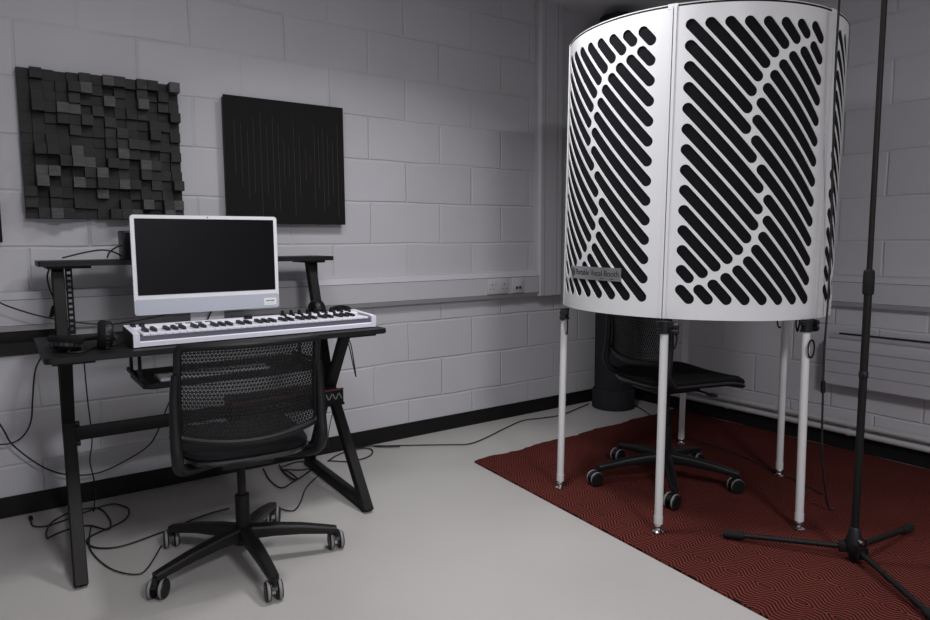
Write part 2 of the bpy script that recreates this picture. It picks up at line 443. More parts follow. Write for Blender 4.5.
# low radiator and pipes on the right wall
t = thing('radiator', 'long grey panel radiator on the right wall behind the microphone stand', 'radiator', (0, -1.5, 0))
bm = BM()
prof = [(-.02, .352), (-.075, .352), (-.085, .362)]
for z in (.425, .487, .545): prof += [(-.085, z - .003), (-.079, z), (-.085, z + .003)]
prof += [(-.085, .585), (-.072, .607), (-.02, .607)]
add_prism(bm, prof, -3.9, 0.0, lambda x, z, y: (x, y, z)); obj('panel', bm, M['radiator'], t)
for y in (-0.4, -1.9, -3.4):
    bm = BM(); add_box(bm, (-.021, y - .02, .38), (-.0002, y + .02, .58)); obj('wall_bracket', bm, M['radiator'], t)
bm = BM(); add_box(bm, (-.0785, -3.88, .607), (-.03, -.02, .628), .003); obj('top_grille', bm, M['radiator'], t)
for z, lab in ((0.150, 'upper of the two pale heating pipes along the foot of the right wall'), (0.105, 'lower of the two pale heating pipes along the foot of the right wall')):
    bm = BM(); add_tube(bm, [(-.032, -.02, z), (-.032, Y0 + .02, z)], 0.0165, 12)
    t = tag(obj('heating_pipe', bm, M['pipe']), lab, 'pipe', 'heating pipes')
    for y in (-0.9, -1.62, -2.6, -3.6):
        bm = BM(); add_box(bm, (-.034, y - .012, z - .004), (0, y + .012, z + .004), .001); add_tube(bm, [(-.032, y - .01, z), (-.032, y + .01, z)], .0195, 14)
        obj('pipe_clip', bm, M['pipe'], t)

# ceiling lamps (recessed LED panels)
def lamp(x, y, e, size, label):
    t = thing('ceiling_light', label, 'ceiling light', (x, y, H), 0, 'recessed ceiling panel lights')
    bm = BM(); h = size / 2 + .005; g = h + .025
    for a, b in (((-g, -g), (g, -h)), ((-g, h), (g, g)), ((-g, -h), (-h, h)), ((h, -h), (g, h))):
        add_box(bm, (*a, -.014), (*b, 0))
    obj('frame', bm, M['socket'], t, False)
    l = bpy.data.lights.new('lamp', 'AREA'); l.shape = 'SQUARE'; l.size = size; l.energy = e; l.color = (0.98, 0.975, 1.0)
    lo = bpy.data.objects.new('lamp', l); COL.objects.link(lo); lo.parent = t; lo.location = (0, 0, -.012)
    return l
for lx, ly, le, lsp, lsz, ll in LAMPS: lamp(lx, ly, le, lsz, ll).spread = math.radians(lsp)

# ------------------------------------------------------------------ rug
bm = BM()
n1, n2 = 48, 70
rnd = random.Random(3)
jit = [rnd.uniform(-.007, .007) for _ in range(n1 + 1)]
grid = [[None] * (n2 + 1) for _ in range(n1 + 1)]
for i in range(n1 + 1):
    for j in range(n2 + 1):
        f, g = i / n1, j / n2
        y = (-.585 + .07 * f) * (1 - g) - 3.30 * g
        x0 = -1.753 + (y + .585) * .081; x = x0 + (-.035 - x0) * f
        y += (.010 * math.sin(i * .55) + jit[i]) * max(0, 1 - g * 12)
        grid[i][j] = bm.verts.new((x, y, 0.009 + 0.0015 * math.sin(i * .7) * math.sin(j * .5)))
for i in range(n1):
    for j in range(n2): bm.faces.new((grid[i][j], grid[i][j + 1], grid[i + 1][j + 1], grid[i + 1][j]))
r = bmesh.ops.extrude_face_region(bm, geom=bm.faces[:])
for v in r['geom']:
    if isinstance(v, bmesh.types.BMVert): v.co.z = 0.0005
rug = obj('rug', bm, M['rug'])
tag(rug, 'large red and black patterned woven rug under the vocal booth', 'rug')
RUG = 0.0105

# ------------------------------------------------------------------ acoustic panels on the left wall
t = thing('acoustic_diffuser', 'square dark wooden diffuser of stepped blocks, left of the flat black panel', 'acoustic panel', (-3.288, 0, 1.532))
bm = BM(); add_box(bm, (-.30, -.018, -.298), (.30, 0, .298)); obj('backing_board', bm, M['wood_dark'], t)
rb = random.Random(21)
NB = 14; cw = 0.6 / NB; ch = 0.596 / NB
cells = []
for i in range(NB):
    for j in range(NB):
        h = rb.choice((.032, .036, .045, .045, .055, .062, .072, .084, .098))
        if i == 0 and j > 2: h = .034
        cells.append((h + rb.uniform(0, .003), i, j))
cells.sort(reverse=True)
rest = BM()
for k, (h, i, j) in enumerate(cells):
    lo = (-.30 + i * cw + .0004, -h, -.298 + j * ch + .0004); hi = (-.30 + (i + 1) * cw - .0004, -.018, -.298 + (j + 1) * ch - .0004)
    if k < 100:
        bm = BM(); add_box(bm, lo, hi, .0008, 1)
        obj('block', bm, M['wood_light'] if (h > .072 and rb.random() < .32) else (M['wood_mid'] if rb.random() < .45 else M['wood_dark']), t, False)
    else: add_box(rest, lo, hi)
o = obj('low_blocks', rest, M['wood_dark'], t, False); o['kind'] = 'stuff'

def flat_panel(label, x, slots):
    t = thing('acoustic_absorber', label, 'acoustic panel', (x, 0, 1.5175))
    holes = [[(a - .0028, b), (a + .0028, b), (a + .0028, c), (a - .0028, c)] for a, b, c in slots]
    fb = filled_with_holes([(-.3015, -.2975), (.3015, -.2975), (.3015, .2975), (-.3015, .2975)], holes, .006)
    for v in fb.verts: v.co = Vector((v.co.x, -.045 - v.co.z, v.co.y))
    obj('slotted_front', fb, M['panel_face'], t, False)
    bm = BM(); add_box(bm, (-.296, -.0415, -.292), (.296, 0, .292)); obj('core', bm, M['panel_slot'], t, False)
sl = []
for f, a, b in ((.08, .18, .60), (.13, .20, .70), (.18, .25, .80), (.23, .15, .75), (.285, .10, .95), (.335, .20, .76), (.385, .12, .88), (.43, .18, .88), (.475, .30, .68),
                (.515, .37, .61), (.56, .13, .93), (.607, .25, .78), (.66, .36, .63), (.70, .44, .56), (.737, .14, .85), (.775, .25, .70), (.815, .18, .90), (.855, .23, .84), (.90, .28, .74), (.945, .13, .94)):
    sl.append((-.3015 + .603 * f, .2975 - .595 * b, .2975 - .595 * a))
flat_panel('flat black acoustic panel with thin vertical slots, right of the stepped block diffuser', -2.4885, sl)
flat_panel('black acoustic panel cut off by the left edge of the picture', -3.974, [])
bpy.data.objects['acoustic_absorber.001'].location.z = 1.4345

# ------------------------------------------------------------------ desk
DZ = 0.77
desk = thing('desk', 'black studio desk with slanted metal legs and a raised shelf against the block wall', 'desk', (-2.997, -0.535, 0))
DX, DY = -2.997, -0.535
def Lx(y): return -3.507 + .060 * (y + .24) - DX
def Rx(y): return -2.462 + .045 * (y + .24) - DX
bm = BM()
add_prism(bm, [(x + 0, y) for x, y in rounded_rect(-3.602 - DX, -.832 - DY, -2.376 - DX, -.235 - DY, .022)], DZ - .02, DZ)
bmesh.ops.bevel(bm, geom=[e for e in bm.edges if abs(e.verts[0].co.z - e.verts[1].co.z) < 1e-6], offset=.003, segments=2, affect='EDGES')
obj('tabletop', bm, M['black_board'], desk)
bm = BM(); add_prism(bm, rounded_rect(-3.572 - DX, -.30 - DY, -2.37 - DX, -.065 - DY, .008), 1.044, 1.064); obj('monitor_shelf', bm, M['black_board'], desk)
JZ, JY = .485, -.43
for fx in (Lx, Rx):
    def P(y, z): return (fx(y), y - DY, z)
    ax = (1, .05, 0)
    bm = BM()
    add_bar(bm, P(-.838, .006), P(JY, JZ), .036, .036, up=ax, bevel=.002)       # front foot to knee
    add_bar(bm, P(JY + .03, JZ - .08), P(-.645, DZ - .022), .034, .036, up=ax, bevel=.002)      # knee to front of the top
    add_bar(bm, P(JY - .01, JZ - .05), P(-.222, 1.044), .036, .036, up=ax, bevel=.002)      # knee to shelf
    add_bar(bm, P(JY, JZ), P(-.15, .03), .030, .036, up=ax, bevel=.002)           # knee to back foot
    add_bar(bm, P(-.800, .025), P(-.10, .025), .034, .05, up=(0, 0, 1), bevel=.003)  # floor beam
    leg = obj('leg_frame', bm, M['black_satin'], desk)
    for y in (-.82, -.12):
        bm = BM(); add_cyl(bm, P(y, 0), P(y, .004), .014); obj('foot_pad', bm, M['black_rubber'], leg)
    bm = BM(); add_box(bm, (fx(-.2) - .04, -.285 - DY, 1.034), (fx(-.2) + .05 + (.06 if fx is Lx else 0), -.09 - DY, 1.044), .001); obj('shelf_bracket', bm, M['black_satin'], desk)
    bm = BM(); add_box(bm, (fx(-.6) - .05, -.78 - DY, DZ - .034), (fx(-.6) + .075, -.30 - DY, DZ - .02), .002); obj('top_bracket', bm, M['black_satin'], desk)
    bm = BM()
    for yb, zb in ((JY + .02, JZ - .11), (JY + .02, JZ - .035)):
        s = 1 if fx is Lx else -1
        bm = BM(); add_cyl(bm, (fx(yb) + s * .017, yb - DY, zb), (fx(yb) + s * .036, yb - DY, zb), .011, n=8)
        obj('bolt', bm, M['black_satin'], desk)
    # slotted rack rail beside each post
    rx = (-3.466 if fx is Lx else -2.424) - DX
    holes = [[(x - .006, z - .0055), (x + .006, z - .0055), (x + .006, z + .0055), (x - .006, z + .0055)] for x in (0,) for z in [.022 + k * .0225 for k in range(12)]]
    fb = filled_with_holes([(-.0125, 0), (.0125, 0), (.0125, .276), (-.0125, .276)], holes, .003)
    for v in fb.verts: v.co = Vector((rx + v.co.x, -.195 - DY - v.co.z, DZ - .002 + v.co.y))
    obj('rack_rail', fb, M['black_satin'], desk, False)
bm = BM(); add_bar(bm, (Lx(JY + .02), JY + .02 - DY, JZ - .072), (Rx(JY + .02), JY + .02 - DY, JZ - .072), .025, .05, up=(0, 0, 1), bevel=.002)
obj('stretcher', bm, M['black_satin'], desk)
# rack shelf on the stretcher carrying the sound interface
bm = BM(); add_box(bm, (-2.955 - DX, -.520 - DY, .392), (-2.435 - DX, -.30 - DY, .404), .002); obj('lower_shelf', bm, M['black_satin'], desk)
ai = thing('audio_interface', 'black rack sound interface with a red top edge on the low shelf under the desk', 'audio interface', (-2.69, -0.40, .4045))
bm = BM(); add_box(bm, (-.225, -.112, .002), (.225, .09, .056), .002); obj('case', bm, M['black_plastic'], ai)
bm = BM(); add_box(bm, (-.25, -.119, .0), (.25, -.112, .064), .001); fp = obj('front_panel', bm, M['black_satin'], ai)
bm = BM(); add_box(bm, (-.25, -.1215, .0585), (.25, -.111, .0655)); obj('top_strip', bm, M['red'], ai, False, label='dark red strip')
for k in range(10):
    bm = BM(); add_lathe(bm, [(.0075, -.119), (.0070, -.130), (.005, -.131)], (-.12 + k * .028, 0, .030), 'Y', 14); obj('knob', bm, M['grey_mark'] if k > 7 else M['rib'], fp)
bm = BM()
for k in range(5):
    x = .165 + k * .016; z0_, z1_ = (.018, .044) if k % 2 else (.044, .018)
    add_bar(bm, (x, -.1195, z0_), (x + .012, -.1195, z1_), .0045, .0016, up=(0, 1, 0))
obj('printed_marks', bm, M['grey_mark'], fp, False)
# pull-out tray under the top
bm = BM(); add_prism(bm, rounded_rect(-3.30 - DX, -.725 - DY, -2.64 - DX, -.40 - DY, .03), .628, .650)
bmesh.ops.bevel(bm, geom=[e for e in bm.edges if abs(e.verts[0].co.z - e.verts[1].co.z) < 1e-6], offset=.005, segments=2, affect='EDGES')
tray = obj('keyboard_tray', bm, M['black_board'], desk)
for s, x in ((-1, -3.305), (1, -2.635)):
    bm = BM()
    for y in (-.68, -.50):
        add_bar(bm, (x - DX, y - DY, DZ - .002), (x - DX, y - DY, .662), .018, .010, up=(1, 0, 0))
        add_bar(bm, (x - DX, y - DY, .664), (x - s * .02 - DX, y - DY, .640), .018, .010, up=(0, 1, 0))
    add_box(bm, (x - .008 - DX, -.70 - DY, DZ - .014), (x + .008 - DX, -.42 - DY, DZ - .002))
    add_box(bm, (x - .006 - DX, -.70 - DY, .652), (x + .006 - DX, -.42 - DY, .668), .002)
    obj('tray_bracket', bm, M['black_satin'], tray)
tray.location.z = -.018

# ------------------------------------------------------------------ computer
mac = thing('desktop_computer', 'white all-in-one computer with a dark screen behind the music keyboard', 'computer', (-3.006, -0.520, DZ))
mac.scale = (1.022, 1, 1.01)
bm = BM(); add_prism(bm, rounded_rect(-.2735, .087, .2735, .463, .012), 0, .0115, lambda x, z, y: (x, y, z)); obj('casing', bm, M['mac_white'], mac)
bm = BM(); add_prism(bm, rounded_rect(-.2735, .087, .2735, .146, .011), -.001, .0005, lambda x, z, y: (x, y, z)); obj('chin', bm, M['mac_silver'], mac)
bm = BM(); add_prism(bm, rounded_rect(-.2595, .162, .2595, .4495, .003), -.0012, .002, lambda x, z, y: (x, y, z)); obj('screen', bm, M['screen'], mac)
bm = BM(); add_lathe(bm, [(.0022, -.0018), (.0022, 0)], (0, 0, .4565), 'Y', 12); obj('webcam', bm, M['dark_ink'], mac)
bm = BM()
pts = [(0, .06, .30), (0, .075, .24), (0, .07, .14), (0, .062, .03), (0, .05, .006), (0, .0, .0035), (0, -.032, .0035)]
for i in range(len(pts) - 1): pass
path = smooth_path(pts, 5)
rows = []
for i, q in enumerate(path):
    d = (path[min(i + 1, len(path) - 1)] - path[max(i - 1, 0)]).normalized(); nrm = Vector((1, 0, 0)).cross(d) * .0033
    rows.append([bm.verts.new((s * .065, (q + w * nrm).y, max(.0002, (q + w * nrm).z))) for s, w in ((-1, -1), (1, -1), (1, 1), (-1, 1))])
for A, B in zip(rows, rows[1:]):
    for j in range(4): bm.faces.new((A[j], A[(j + 1) % 4], B[(j + 1) % 4], B[j]))
bm.faces.new(rows[0]); bm.faces.new(rows[-1][::-1])
add_box(bm, (-.05, .010, .27), (.05, .065, .32), .004)
obj('stand', bm, M['mac_stand'], mac)
bm = BM(); add_prism(bm, rounded_rect(.210, .098, .262, .128, .002), -.0018, -.0009, lambda x, z, y: (x, y, z)); stk = obj('sticker', bm, M['label_white'], mac, label='white rectangular sticker with dark print')
bm = BM()
for k, w in enumerate((.005, .006, .004, .005, .006, .004)): add_box(bm, (.219 + k * .0061, -.0021, .1145), (.219 + k * .0061 + w * .85, -.0017, .119))
add_box(bm, (.222, -.0021, .106), (.250, -.0017, .1065))
obj('print', bm, M['dark_ink'], stk, False)
bm = BM()
add_tube(bm, smooth_path([(-.03, .02, .012), (-.01, .035, .045), (.02, .055, .10), (.03, .06, .16)]), .003, 8)
obj('power_lead', bm, M['cable'], mac)

bx = thing('equipment_box', 'small black upright box on the raised shelf, half hidden by the computer', 'box', (-3.195, -0.185, 1.0645))
bm = BM(); add_box(bm, (-.075, -.06, 0), (.075, .07, .118), .004); obj('case', bm, M['black_plastic'], bx)
bm = BM(); add_box(bm, (-.068, -.063, .008), (.068, -.059, .110), .002); obj('front_cover', bm, M['foam'], bx)

# ------------------------------------------------------------------ music keyboard
KB = thing('music_keyboard', 'white 61-key music keyboard lying along the front of the desk', 'keyboard', (-2.866, -0.770, DZ), math.radians(0.4))
bm = BM()
W2 = .4695; DEP = .205
prof = [(0, .004), (0, .019), (.004, .022), (.012, .022), (.012, .010), (.128, .010), (.128, .051), (.136, .056), (DEP - .006, .060), (DEP, .054), (DEP, .004)]
add_prism(bm, prof, -W2 + .02, W2 - .02, lambda y, z, x: (x, y, z))
obj('shell', bm, M['kbd_body'], KB)
for s in (-1, 1):
    bm = BM()
    pr = [(0, .003), (0, .049), (.03, .053), (.12, .057), (DEP - .006, .062), (DEP, .056), (DEP, .003)]
    add_prism(bm, pr, s * W2, s * (W2 - .021), lambda y, z, x: (x, y, z)); obj('end_cheek', bm, M['kbd_body'], KB)
bm = BM(); add_prism(bm, [(.004, .005), (.004, .047), (.12, .055), (DEP - .008, .060), (DEP - .004, .005)], -W2 - .0015, -W2 + .001, lambda y, z, x: (x, y, z))
obj('side_panel', bm, M['cheek'], KB, label='dark side panel')
bm = BM(); add_box(bm, (-W2 + .020, .010, .020), (W2 - .020, .016, .0405)); obj('key_shade_strip', bm, M['key_shade_pad'], KB, False)  # dark strip painting in the shade on the key fronts under the overhang
bm = BM()
for x in (-.4, .4):
    for y in (.03, .17): add_cyl(bm, (x, y, 0), (x, y, .005), .012, n=12)
obj('rubber_feet', bm, M['black_rubber'], KB)
kw = .0243; kx0 = -W2 + .0225 + .001
kx0 = -(36 * kw) / 2
names = 'CDEFGAB'
wk = []
for k in range(36):
    x = kx0 + k * kw
    bm = BM(); add_box(bm, (x + .0005, .0085, .0395), (x + kw - .0005, .127, .0475), .0012, 2)
    obj('white_key', bm, M['key_white'], KB)
for k in range(35):
    if names[k % 7] in 'CDFGA':
        x = kx0 + (k + 1) * kw + {'C': -.002, 'D': .002, 'F': -.003, 'G': 0, 'A': .003}[names[k % 7]]
        bm = BM()
        add_prism(bm, [(.050, .0470), (.056, .0575), (.127, .0595), (.127, .0470)], x - .0058, x + .0058, lambda y, z, xx: (xx, y, z))
        obj('black_key', bm, M['key_black'], KB, False)
def top_z(y): return .056 + (y - .136) / (DEP - .142) * .004
for k in range(9):
    x = .128 + k * .0365; y = .178
    bm = BM(); add_lathe(bm, [(.0095, top_z(y) - .001), (.0095, top_z(y) + .004), (.007, top_z(y) + .005), (.0062, top_z(y) + .019), (.004, top_z(y) + .0205)], (x, y, 0), 'Z', 16)
    kn = obj('knob', bm, M['key_black'], KB)
for k in range(9):
    x = .128 + k * .0365; y = .150
    bm = BM(); add_box(bm, (x - .006, y - .005, top_z(y) - .001), (x + .006, y + .005, top_z(y) + .008), .002); obj('fader_cap', bm, M['key_black'], KB)
bm = BM(); add_lathe(bm, [(.017, top_z(.165) - .001), (.017, top_z(.165) + .005), (.014, top_z(.165) + .013), (.010, top_z(.165) + .015)], (-.020, .165, 0)); obj('jog_wheel', bm, M['key_black'], KB)
for k in range(4):
    x = -.285 + k * .036; bm = BM(); add_box(bm, (x - .012, .148, top_z(.155) - .001), (x + .012, .165, top_z(.155) + .003), .002); obj('pad_button', bm, M['key_shade_pad'], KB)
for k in range(2):
    x = -.442 + k * .030; bm = BM(); add_lathe(bm, [(.016, -.008), (.018, -.006), (.018, .006), (.016, .008)], (x, .165, .052), 'X', 24); obj('pitch_wheel', bm, M['key_black'], KB)

# small computer keyboard on the tray
ck = thing('computer_keyboard', 'slim silver computer keyboard on the pull-out tray under the desk', 'keyboard', (-3.04, -0.645, .632), math.radians(1))
bm = BM(); add_prism(bm, rounded_rect(-.205, -.057, .205, .057, .008), 0, .009, lambda x, y, z: (x, y, z + .004 * (y + .057) / .114 if z > 0 else z)); obj('base', bm, M['mac_silver'], ck)
bm = BM()
for j in range(5):
    n = 14
    for i in range(n):
        x = -.198 + i * .0285; y = -.050 + j * .0205
        if j == 0 and 3 < i < 9: continue
        z = .0085 + .004 * (y + .057) / .114
        add_box(bm, (x, y, z), (x + .0245, y + .0165, z + .003))
add_box(bm, (-.198 + 4 * .0285, -.050, .0088), (-.198 + 9 * .0285 - .004, -.0335, .0118))
obj('keycaps', bm, M['grey_key'], ck, False)

# ------------------------------------------------------------------ headphones
def ear_cup(parent, c, axis, r=.043, depth=.036):
    c = Vector(c); a = Vector(axis).normalized()
    q = Vector((0, 0, 1)).rotation_difference(a).to_matrix().to_4x4(); q.translation = c
    bm = BM(); add_lathe(bm, [(r * .55, -depth * .62), (r * .82, -depth * .56), (r * .95, -depth * .36), (r * .95, -depth * .05)], (0, 0, 0), 'Z', 32)
    bmesh.ops.transform(bm, matrix=q, verts=bm.verts); cup = obj('ear_cup', bm, M['black_plastic'], parent)
    bm = BM(); add_lathe(bm, [(r * .55, depth * .30), (r * .62, depth * .42), (r * .86, depth * .45), (r * 1.0, depth * .28), (r * 1.02, depth * .1), (r * .97, -depth * .08), (r * .5, -depth * .08)], (0, 0, 0), 'Z', 32)
    bmesh.ops.transform(bm, matrix=q, verts=bm.verts); obj('ear_pad', bm, M['seat_cloth'], cup)
    bm = BM()
    for k in range(20):
        t_ = 2 * PI * k / 20; u = Vector((math.cos(t_), math.sin(t_), 0)) * (r * .955)
        add_bar(bm, q @ (u + Vector((0, 0, -depth * .36))), q @ (u + Vector((0, 0, -depth * .12))), .003, .003, up=a.cross(q.to_3x3() @ u))
    obj('cup_ribs', bm, M['rib'], cup)
hp = thing('headphones', 'black headphones at the left end of the desk beside the music keyboard', 'headphones', (-3.470, -0.665, DZ), 0, 'headphones')
ear_cup(hp, (-.060, -.02, .032), (.16, .12, .95), .053, .044)
ear_cup(hp, (.054, -.045, .0500), (-1, .12, .08), .049, .046)
bm = BM(); pth = smooth_path([(-.085, -.02, .030), (-.098, .03, .028), (-.06, .105, .020), (.0, .125, .018), (.055, .09, .025), (.078, .01, .038), (.078, -.04, .046)], 8)
add_tube(bm, pth, .012, 12, ry=.0075, up=(0, 0, 1)); hb = obj('headband', bm, M['black_plastic'], hp)
for a, b in (((-.098, -.055, .030), (-.085, .0, .026)), ((.090, -.05, .04), (.080, .015, .04))):
    bm = BM(); add_tube(bm, smooth_path([a, ((a[0] + b[0]) / 2 - .006, (a[1] + b[1]) / 2, .03), b]), .0085, 10); obj('yoke', bm, M['black_plastic'], hp)
bm = BM(); add_tube(bm, smooth_path([(-.04, -.045, .01), (-.06, -.08, .004), (-.02, -.10, .004), (.03, -.02, .004), (.09, .0, .004), (.11, .03, .004)]), .003, 8); obj('lead', bm, M['cable'], hp)
hp2 = copy_tree(hp); hp2.location = (-2.437, -0.42, DZ); hp2.rotation_euler = (0, 0, math.radians(195))
tag(hp2, 'black headphones behind the right end of the music keyboard', 'headphones', 'headphones')

# ------------------------------------------------------------------ office chairs
def make_chair(label):
    c = thing('office_chair', label, 'chair', (0, 0, 0), 0, 'black swivel office chairs')
    # base
    bm = BM(); add_lathe(bm, [(.026, .070), (.036, .076), (.038, .125), (.030, .135)], (0, 0, 0)); obj('hub', bm, M['black_plastic'], c)
    bm = BM(); add_lathe(bm, [(.0245, .13), (.0245, .25), (.019, .252)], (0, 0, 0)); add_lathe(bm, [(.0145, .25), (.0145, .405)], (0, 0, 0)); obj('gas_lift', bm, M['black_satin'], c)
    for k in range(5):
        a = 2 * PI * k / 5; R = Matrix.Rotation(a, 4, 'Z')
        bm = BM()
        sec = [(.030, .112, .048, .050), (.10, .110, .046, .044), (.20, .100, .041, .036), (.295, .084, .036, .028), (.325, .079, .032, .024)]
        rows = []
        for x, z, w, h in sec:
            pr = rounded_rect(-w / 2, z - h / 2, w / 2, z + h / 2, min(w, h) * .28, 3)
            rows.append([bm.verts.new(R @ Vector((x, y, zz))) for y, zz in pr])
        for A, B in zip(rows, rows[1:]):
            for j in range(len(A)): bm.faces.new((A[j], A[(j + 1) % len(A)], B[(j + 1) % len(A)], B[j]))
        bm.faces.new(rows[0][::-1]); bm.faces.new(rows[-1])
        leg = obj('base_leg', bm, M['black_plastic'], c)
        # castor: stem, hood, two wheels
        tw = (0.2, 0.5, 0.0, 0.5, 0.45)[k]
        Cm = Matrix.Translation(R @ Vector((.325, 0, 0))) @ Matrix.Rotation(tw, 4, 'Z')
        bm = BM()
        add_cyl(bm, (0, 0, .050), (0, 0, .078), .008, n=12)
        arc = [(.017 + .032 * math.cos(t), .031 + .032 * math.sin(t)) for t in [math.radians(20 + 14 * q) for q in range(11)]]
        inn = [(.017 + .024 * math.cos(t), .031 + .024 * math.sin(t)) for t in [math.radians(160 - 14 * q) for q in range(11)]]
        add_prism(bm, arc + inn, -.008, .008, lambda x, z, y: (x, y, z))
        bmesh.ops.transform(bm, matrix=Cm, verts=bm.verts); cs = obj('castor', bm, M['black_plastic'], c)
        for s in (-1, 1):
            bm = BM()
            add_lathe(bm, [(.014, s * .010), (.024, s * .009), (.0295, s * .011), (.031, s * .014), (.031, s * .023), (.0285, s * .0265), (.020, s * .0275), (.006, s * .026)], (.017, 0, .031), 'Y', 28)
            bmesh.ops.transform(bm, matrix=Cm, verts=bm.verts); wl = obj('wheel', bm, M['black_plastic'], cs)
            bm = BM()
            n = 28; prof = [(.0312, s * .0135), (.0325, s * .0155), (.0325, s * .0205), (.0312, s * .0225)]
            rings = [[bm.verts.new((.017 + r * math.cos(2 * PI * j / n), h, .0325 + r * math.sin(2 * PI * j / n))) for j in range(n)] for r, h in prof]
            for A, B in zip(rings, rings[1:]):
                for j in range(n): bm.faces.new((A[j], A[(j + 1) % n], B[(j + 1) % n], B[j]))
            bmesh.ops.transform(bm, matrix=Cm, verts=bm.verts); obj('tread', bm, M['grey_tyre'], cs, label='grey rubber tread')
    # mechanism and lever
    bm = BM(); add_box(bm, (-.085, -.13, .385), (.085, .10, .428), .010); add_lathe(bm, [(.032, .375), (.036, .392)], (0, 0, 0)); mech = obj('mechanism', bm, M['black_plastic'], c)
    bm = BM(); add_tube(bm, [(.08, .03, .41), (.21, .04, .405)], .005, 8); add_box(bm, (.205, .025, .399), (.245, .055, .410), .003); obj('lever', bm, M['black_plastic'], mech)
    # seat pan and cushion
    def seat_outline(g=0.0):
        pr = []
        for k in range(64):
            t = 2 * PI * k / 64; cx, sy = math.cos(t), math.sin(t)
            e = .36
            x = (.208 + g) * math.copysign(abs(cx) ** e, cx); y = .042 + (.250 + g) * math.copysign(abs(sy) ** e, sy)
            if y < 0: x *= 1 - .03 * min(1, -y / .19) ** 2
            pr.append((x, y))
        return pr
    def zoff(x, y): return -.020 * max(0, (y - .12) / .13) ** 2 + .012 * (x / .23) ** 2
    def seat_layers(layers, m, name, parent):
        bm = BM(); rings = []
        for g, z in layers: rings.append([bm.verts.new((x, y, z + zoff(x, y))) for x, y in seat_outline(g)])
        for A, B in zip(rings, rings[1:]):
            for j in range(64): bm.faces.new((A[j], A[(j + 1) % 64], B[(j + 1) % 64], B[j]))
        for ring, z, fl in ((rings[0], layers[0][1], True), (rings[-1], layers[-1][1], False)):
            prev = ring
            for f in (.75, .5, .25):
                nx = [bm.verts.new((v.co.x * f, 0.05 + (v.co.y - .05) * f, z + zoff(v.co.x * f, 0.05 + (v.co.y - .05) * f) + (0 if fl else .004 * (1 - f)))) for v in ring]
                for j in range(64): bm.faces.new((prev[j], prev[(j + 1) % 64], nx[(j + 1) % 64], nx[j]))
                prev = nx
            bm.faces.new(prev)
        return obj(name, bm, m, parent)
    st = seat_layers([(-.03, .418), (-.006, .424), (.002, .434), (.0, .442)], M['shell'], 'seat_shell', c)
    seat_layers([(-.006, .442), (.0, .452), (-.006, .464), (-.022, .472)], M['seat_cloth'], 'seat_cushion', c)
    # backrest surface
    def B(a, b):
        x = .219 * a * (1 - .02 * b)
        z = .535 + .285 * b - .030 * (1 - a * a) * (1 - b) ** 2
        y = -.232 - .035 * b + .040 * a * a + .018 * math.sin(b * PI)
        return Vector((x, y, z))
    bm = BM()
    ring = []
    for px, py in rounded_rect(-1, 0, 1, 1, .13, 6): pass
    edge = []
    rc = .055
    for cx, cy, a0 in ((1 - rc, 1 - rc * 1.4, 0), (-1 + rc, 1 - rc * 1.4, 90), (-1 + rc, rc * 1.4, 180), (1 - rc, rc * 1.4, 270)):
        for k in range(7):
            t = math.radians(a0 + 15 * k); edge.append((cx + rc * math.cos(t), cy + rc * 1.4 * math.sin(t)))
    dense = []
    for i, p in enumerate(edge):
        q = edge[(i + 1) % len(edge)]; n = max(1, int(max(abs(p[0] - q[0]) / .12, abs(p[1] - q[1]) / .12)))
        for k in range(n): dense.append((p[0] + (q[0] - p[0]) * k / n, p[1] + (q[1] - p[1]) * k / n))
    add_tube(bm, [B(a, b) for a, b in dense], .0125, 10, closed=True)
    fr = obj('back_frame', bm, M['black_plastic'], c)
    # perforated panel: triangular lattice with a triangular opening in every cell
    bm = BM(); nx, nz = 38, 24
    V = {}
    for j in range(nz + 1):
        for i in range(nx + 2):
            a = -1 + 2 * (i - (.5 if j % 2 else 0)) / nx
            a = max(-1, min(1, a)); V[i, j] = bm.verts.new(B(a * .965, .035 + .935 * j / nz))
    tris = []
    for j in range(nz):
        for i in range(nx + 1):
            if j % 2 == 0: cand = ((V[i, j], V[i + 1, j + 1], V[i, j + 1]), (V[i, j], V[i + 1, j], V[i + 1, j + 1]))
            else: cand = ((V[i, j], V[i + 1, j], V[i, j + 1]), (V[i + 1, j], V[i + 1, j + 1], V[i, j + 1]))
            for tr in cand:
                if len(set(tr)) == 3:
                    ar = (tr[1].co - tr[0].co).cross(tr[2].co - tr[0].co).length
                    if ar > 1e-6:
                        try: tris.append((bm.faces.new(tr), j))
                        except ValueError: pass
    hol = [f for f, j in tris]
    bm.normal_update()
    r = bmesh.ops.inset_individual(bm, faces=hol, thickness=.0025, depth=0)
    dele = [f for f in hol if f.is_valid and f.calc_area() > 1e-7]
    bmesh.ops.delete(bm, geom=dele, context='FACES')
    pb = obj('perforated_back', bm, M['black_plastic'], c, False)
    so = pb.modifiers.new('thickness', 'SOLIDIFY'); so.thickness = .003
    # uprights running from the back frame under the seat
    for s in (-1, 1):
        bm = BM()
        pts = [(s * .222, B(1, .70).y - .004, B(1, .70).z), (s * .228, B(1, .4).y - .010, B(1, .4).z), (s * .229, B(1, .0).y - .014, .535), (s * .228, -.212, .480), (s * .222, -.190, .438), (s * .195, -.145, .414), (s * .14, -.10, .406), (s * .07, -.06, .405)]
        pth = smooth_path(pts, 6)
        add_tube(bm, pth, [.012 + .006 * min(1, i / 14) for i in range(len(pth))], 12); obj('back_upright', bm, M['black_plastic'], c)
    return c

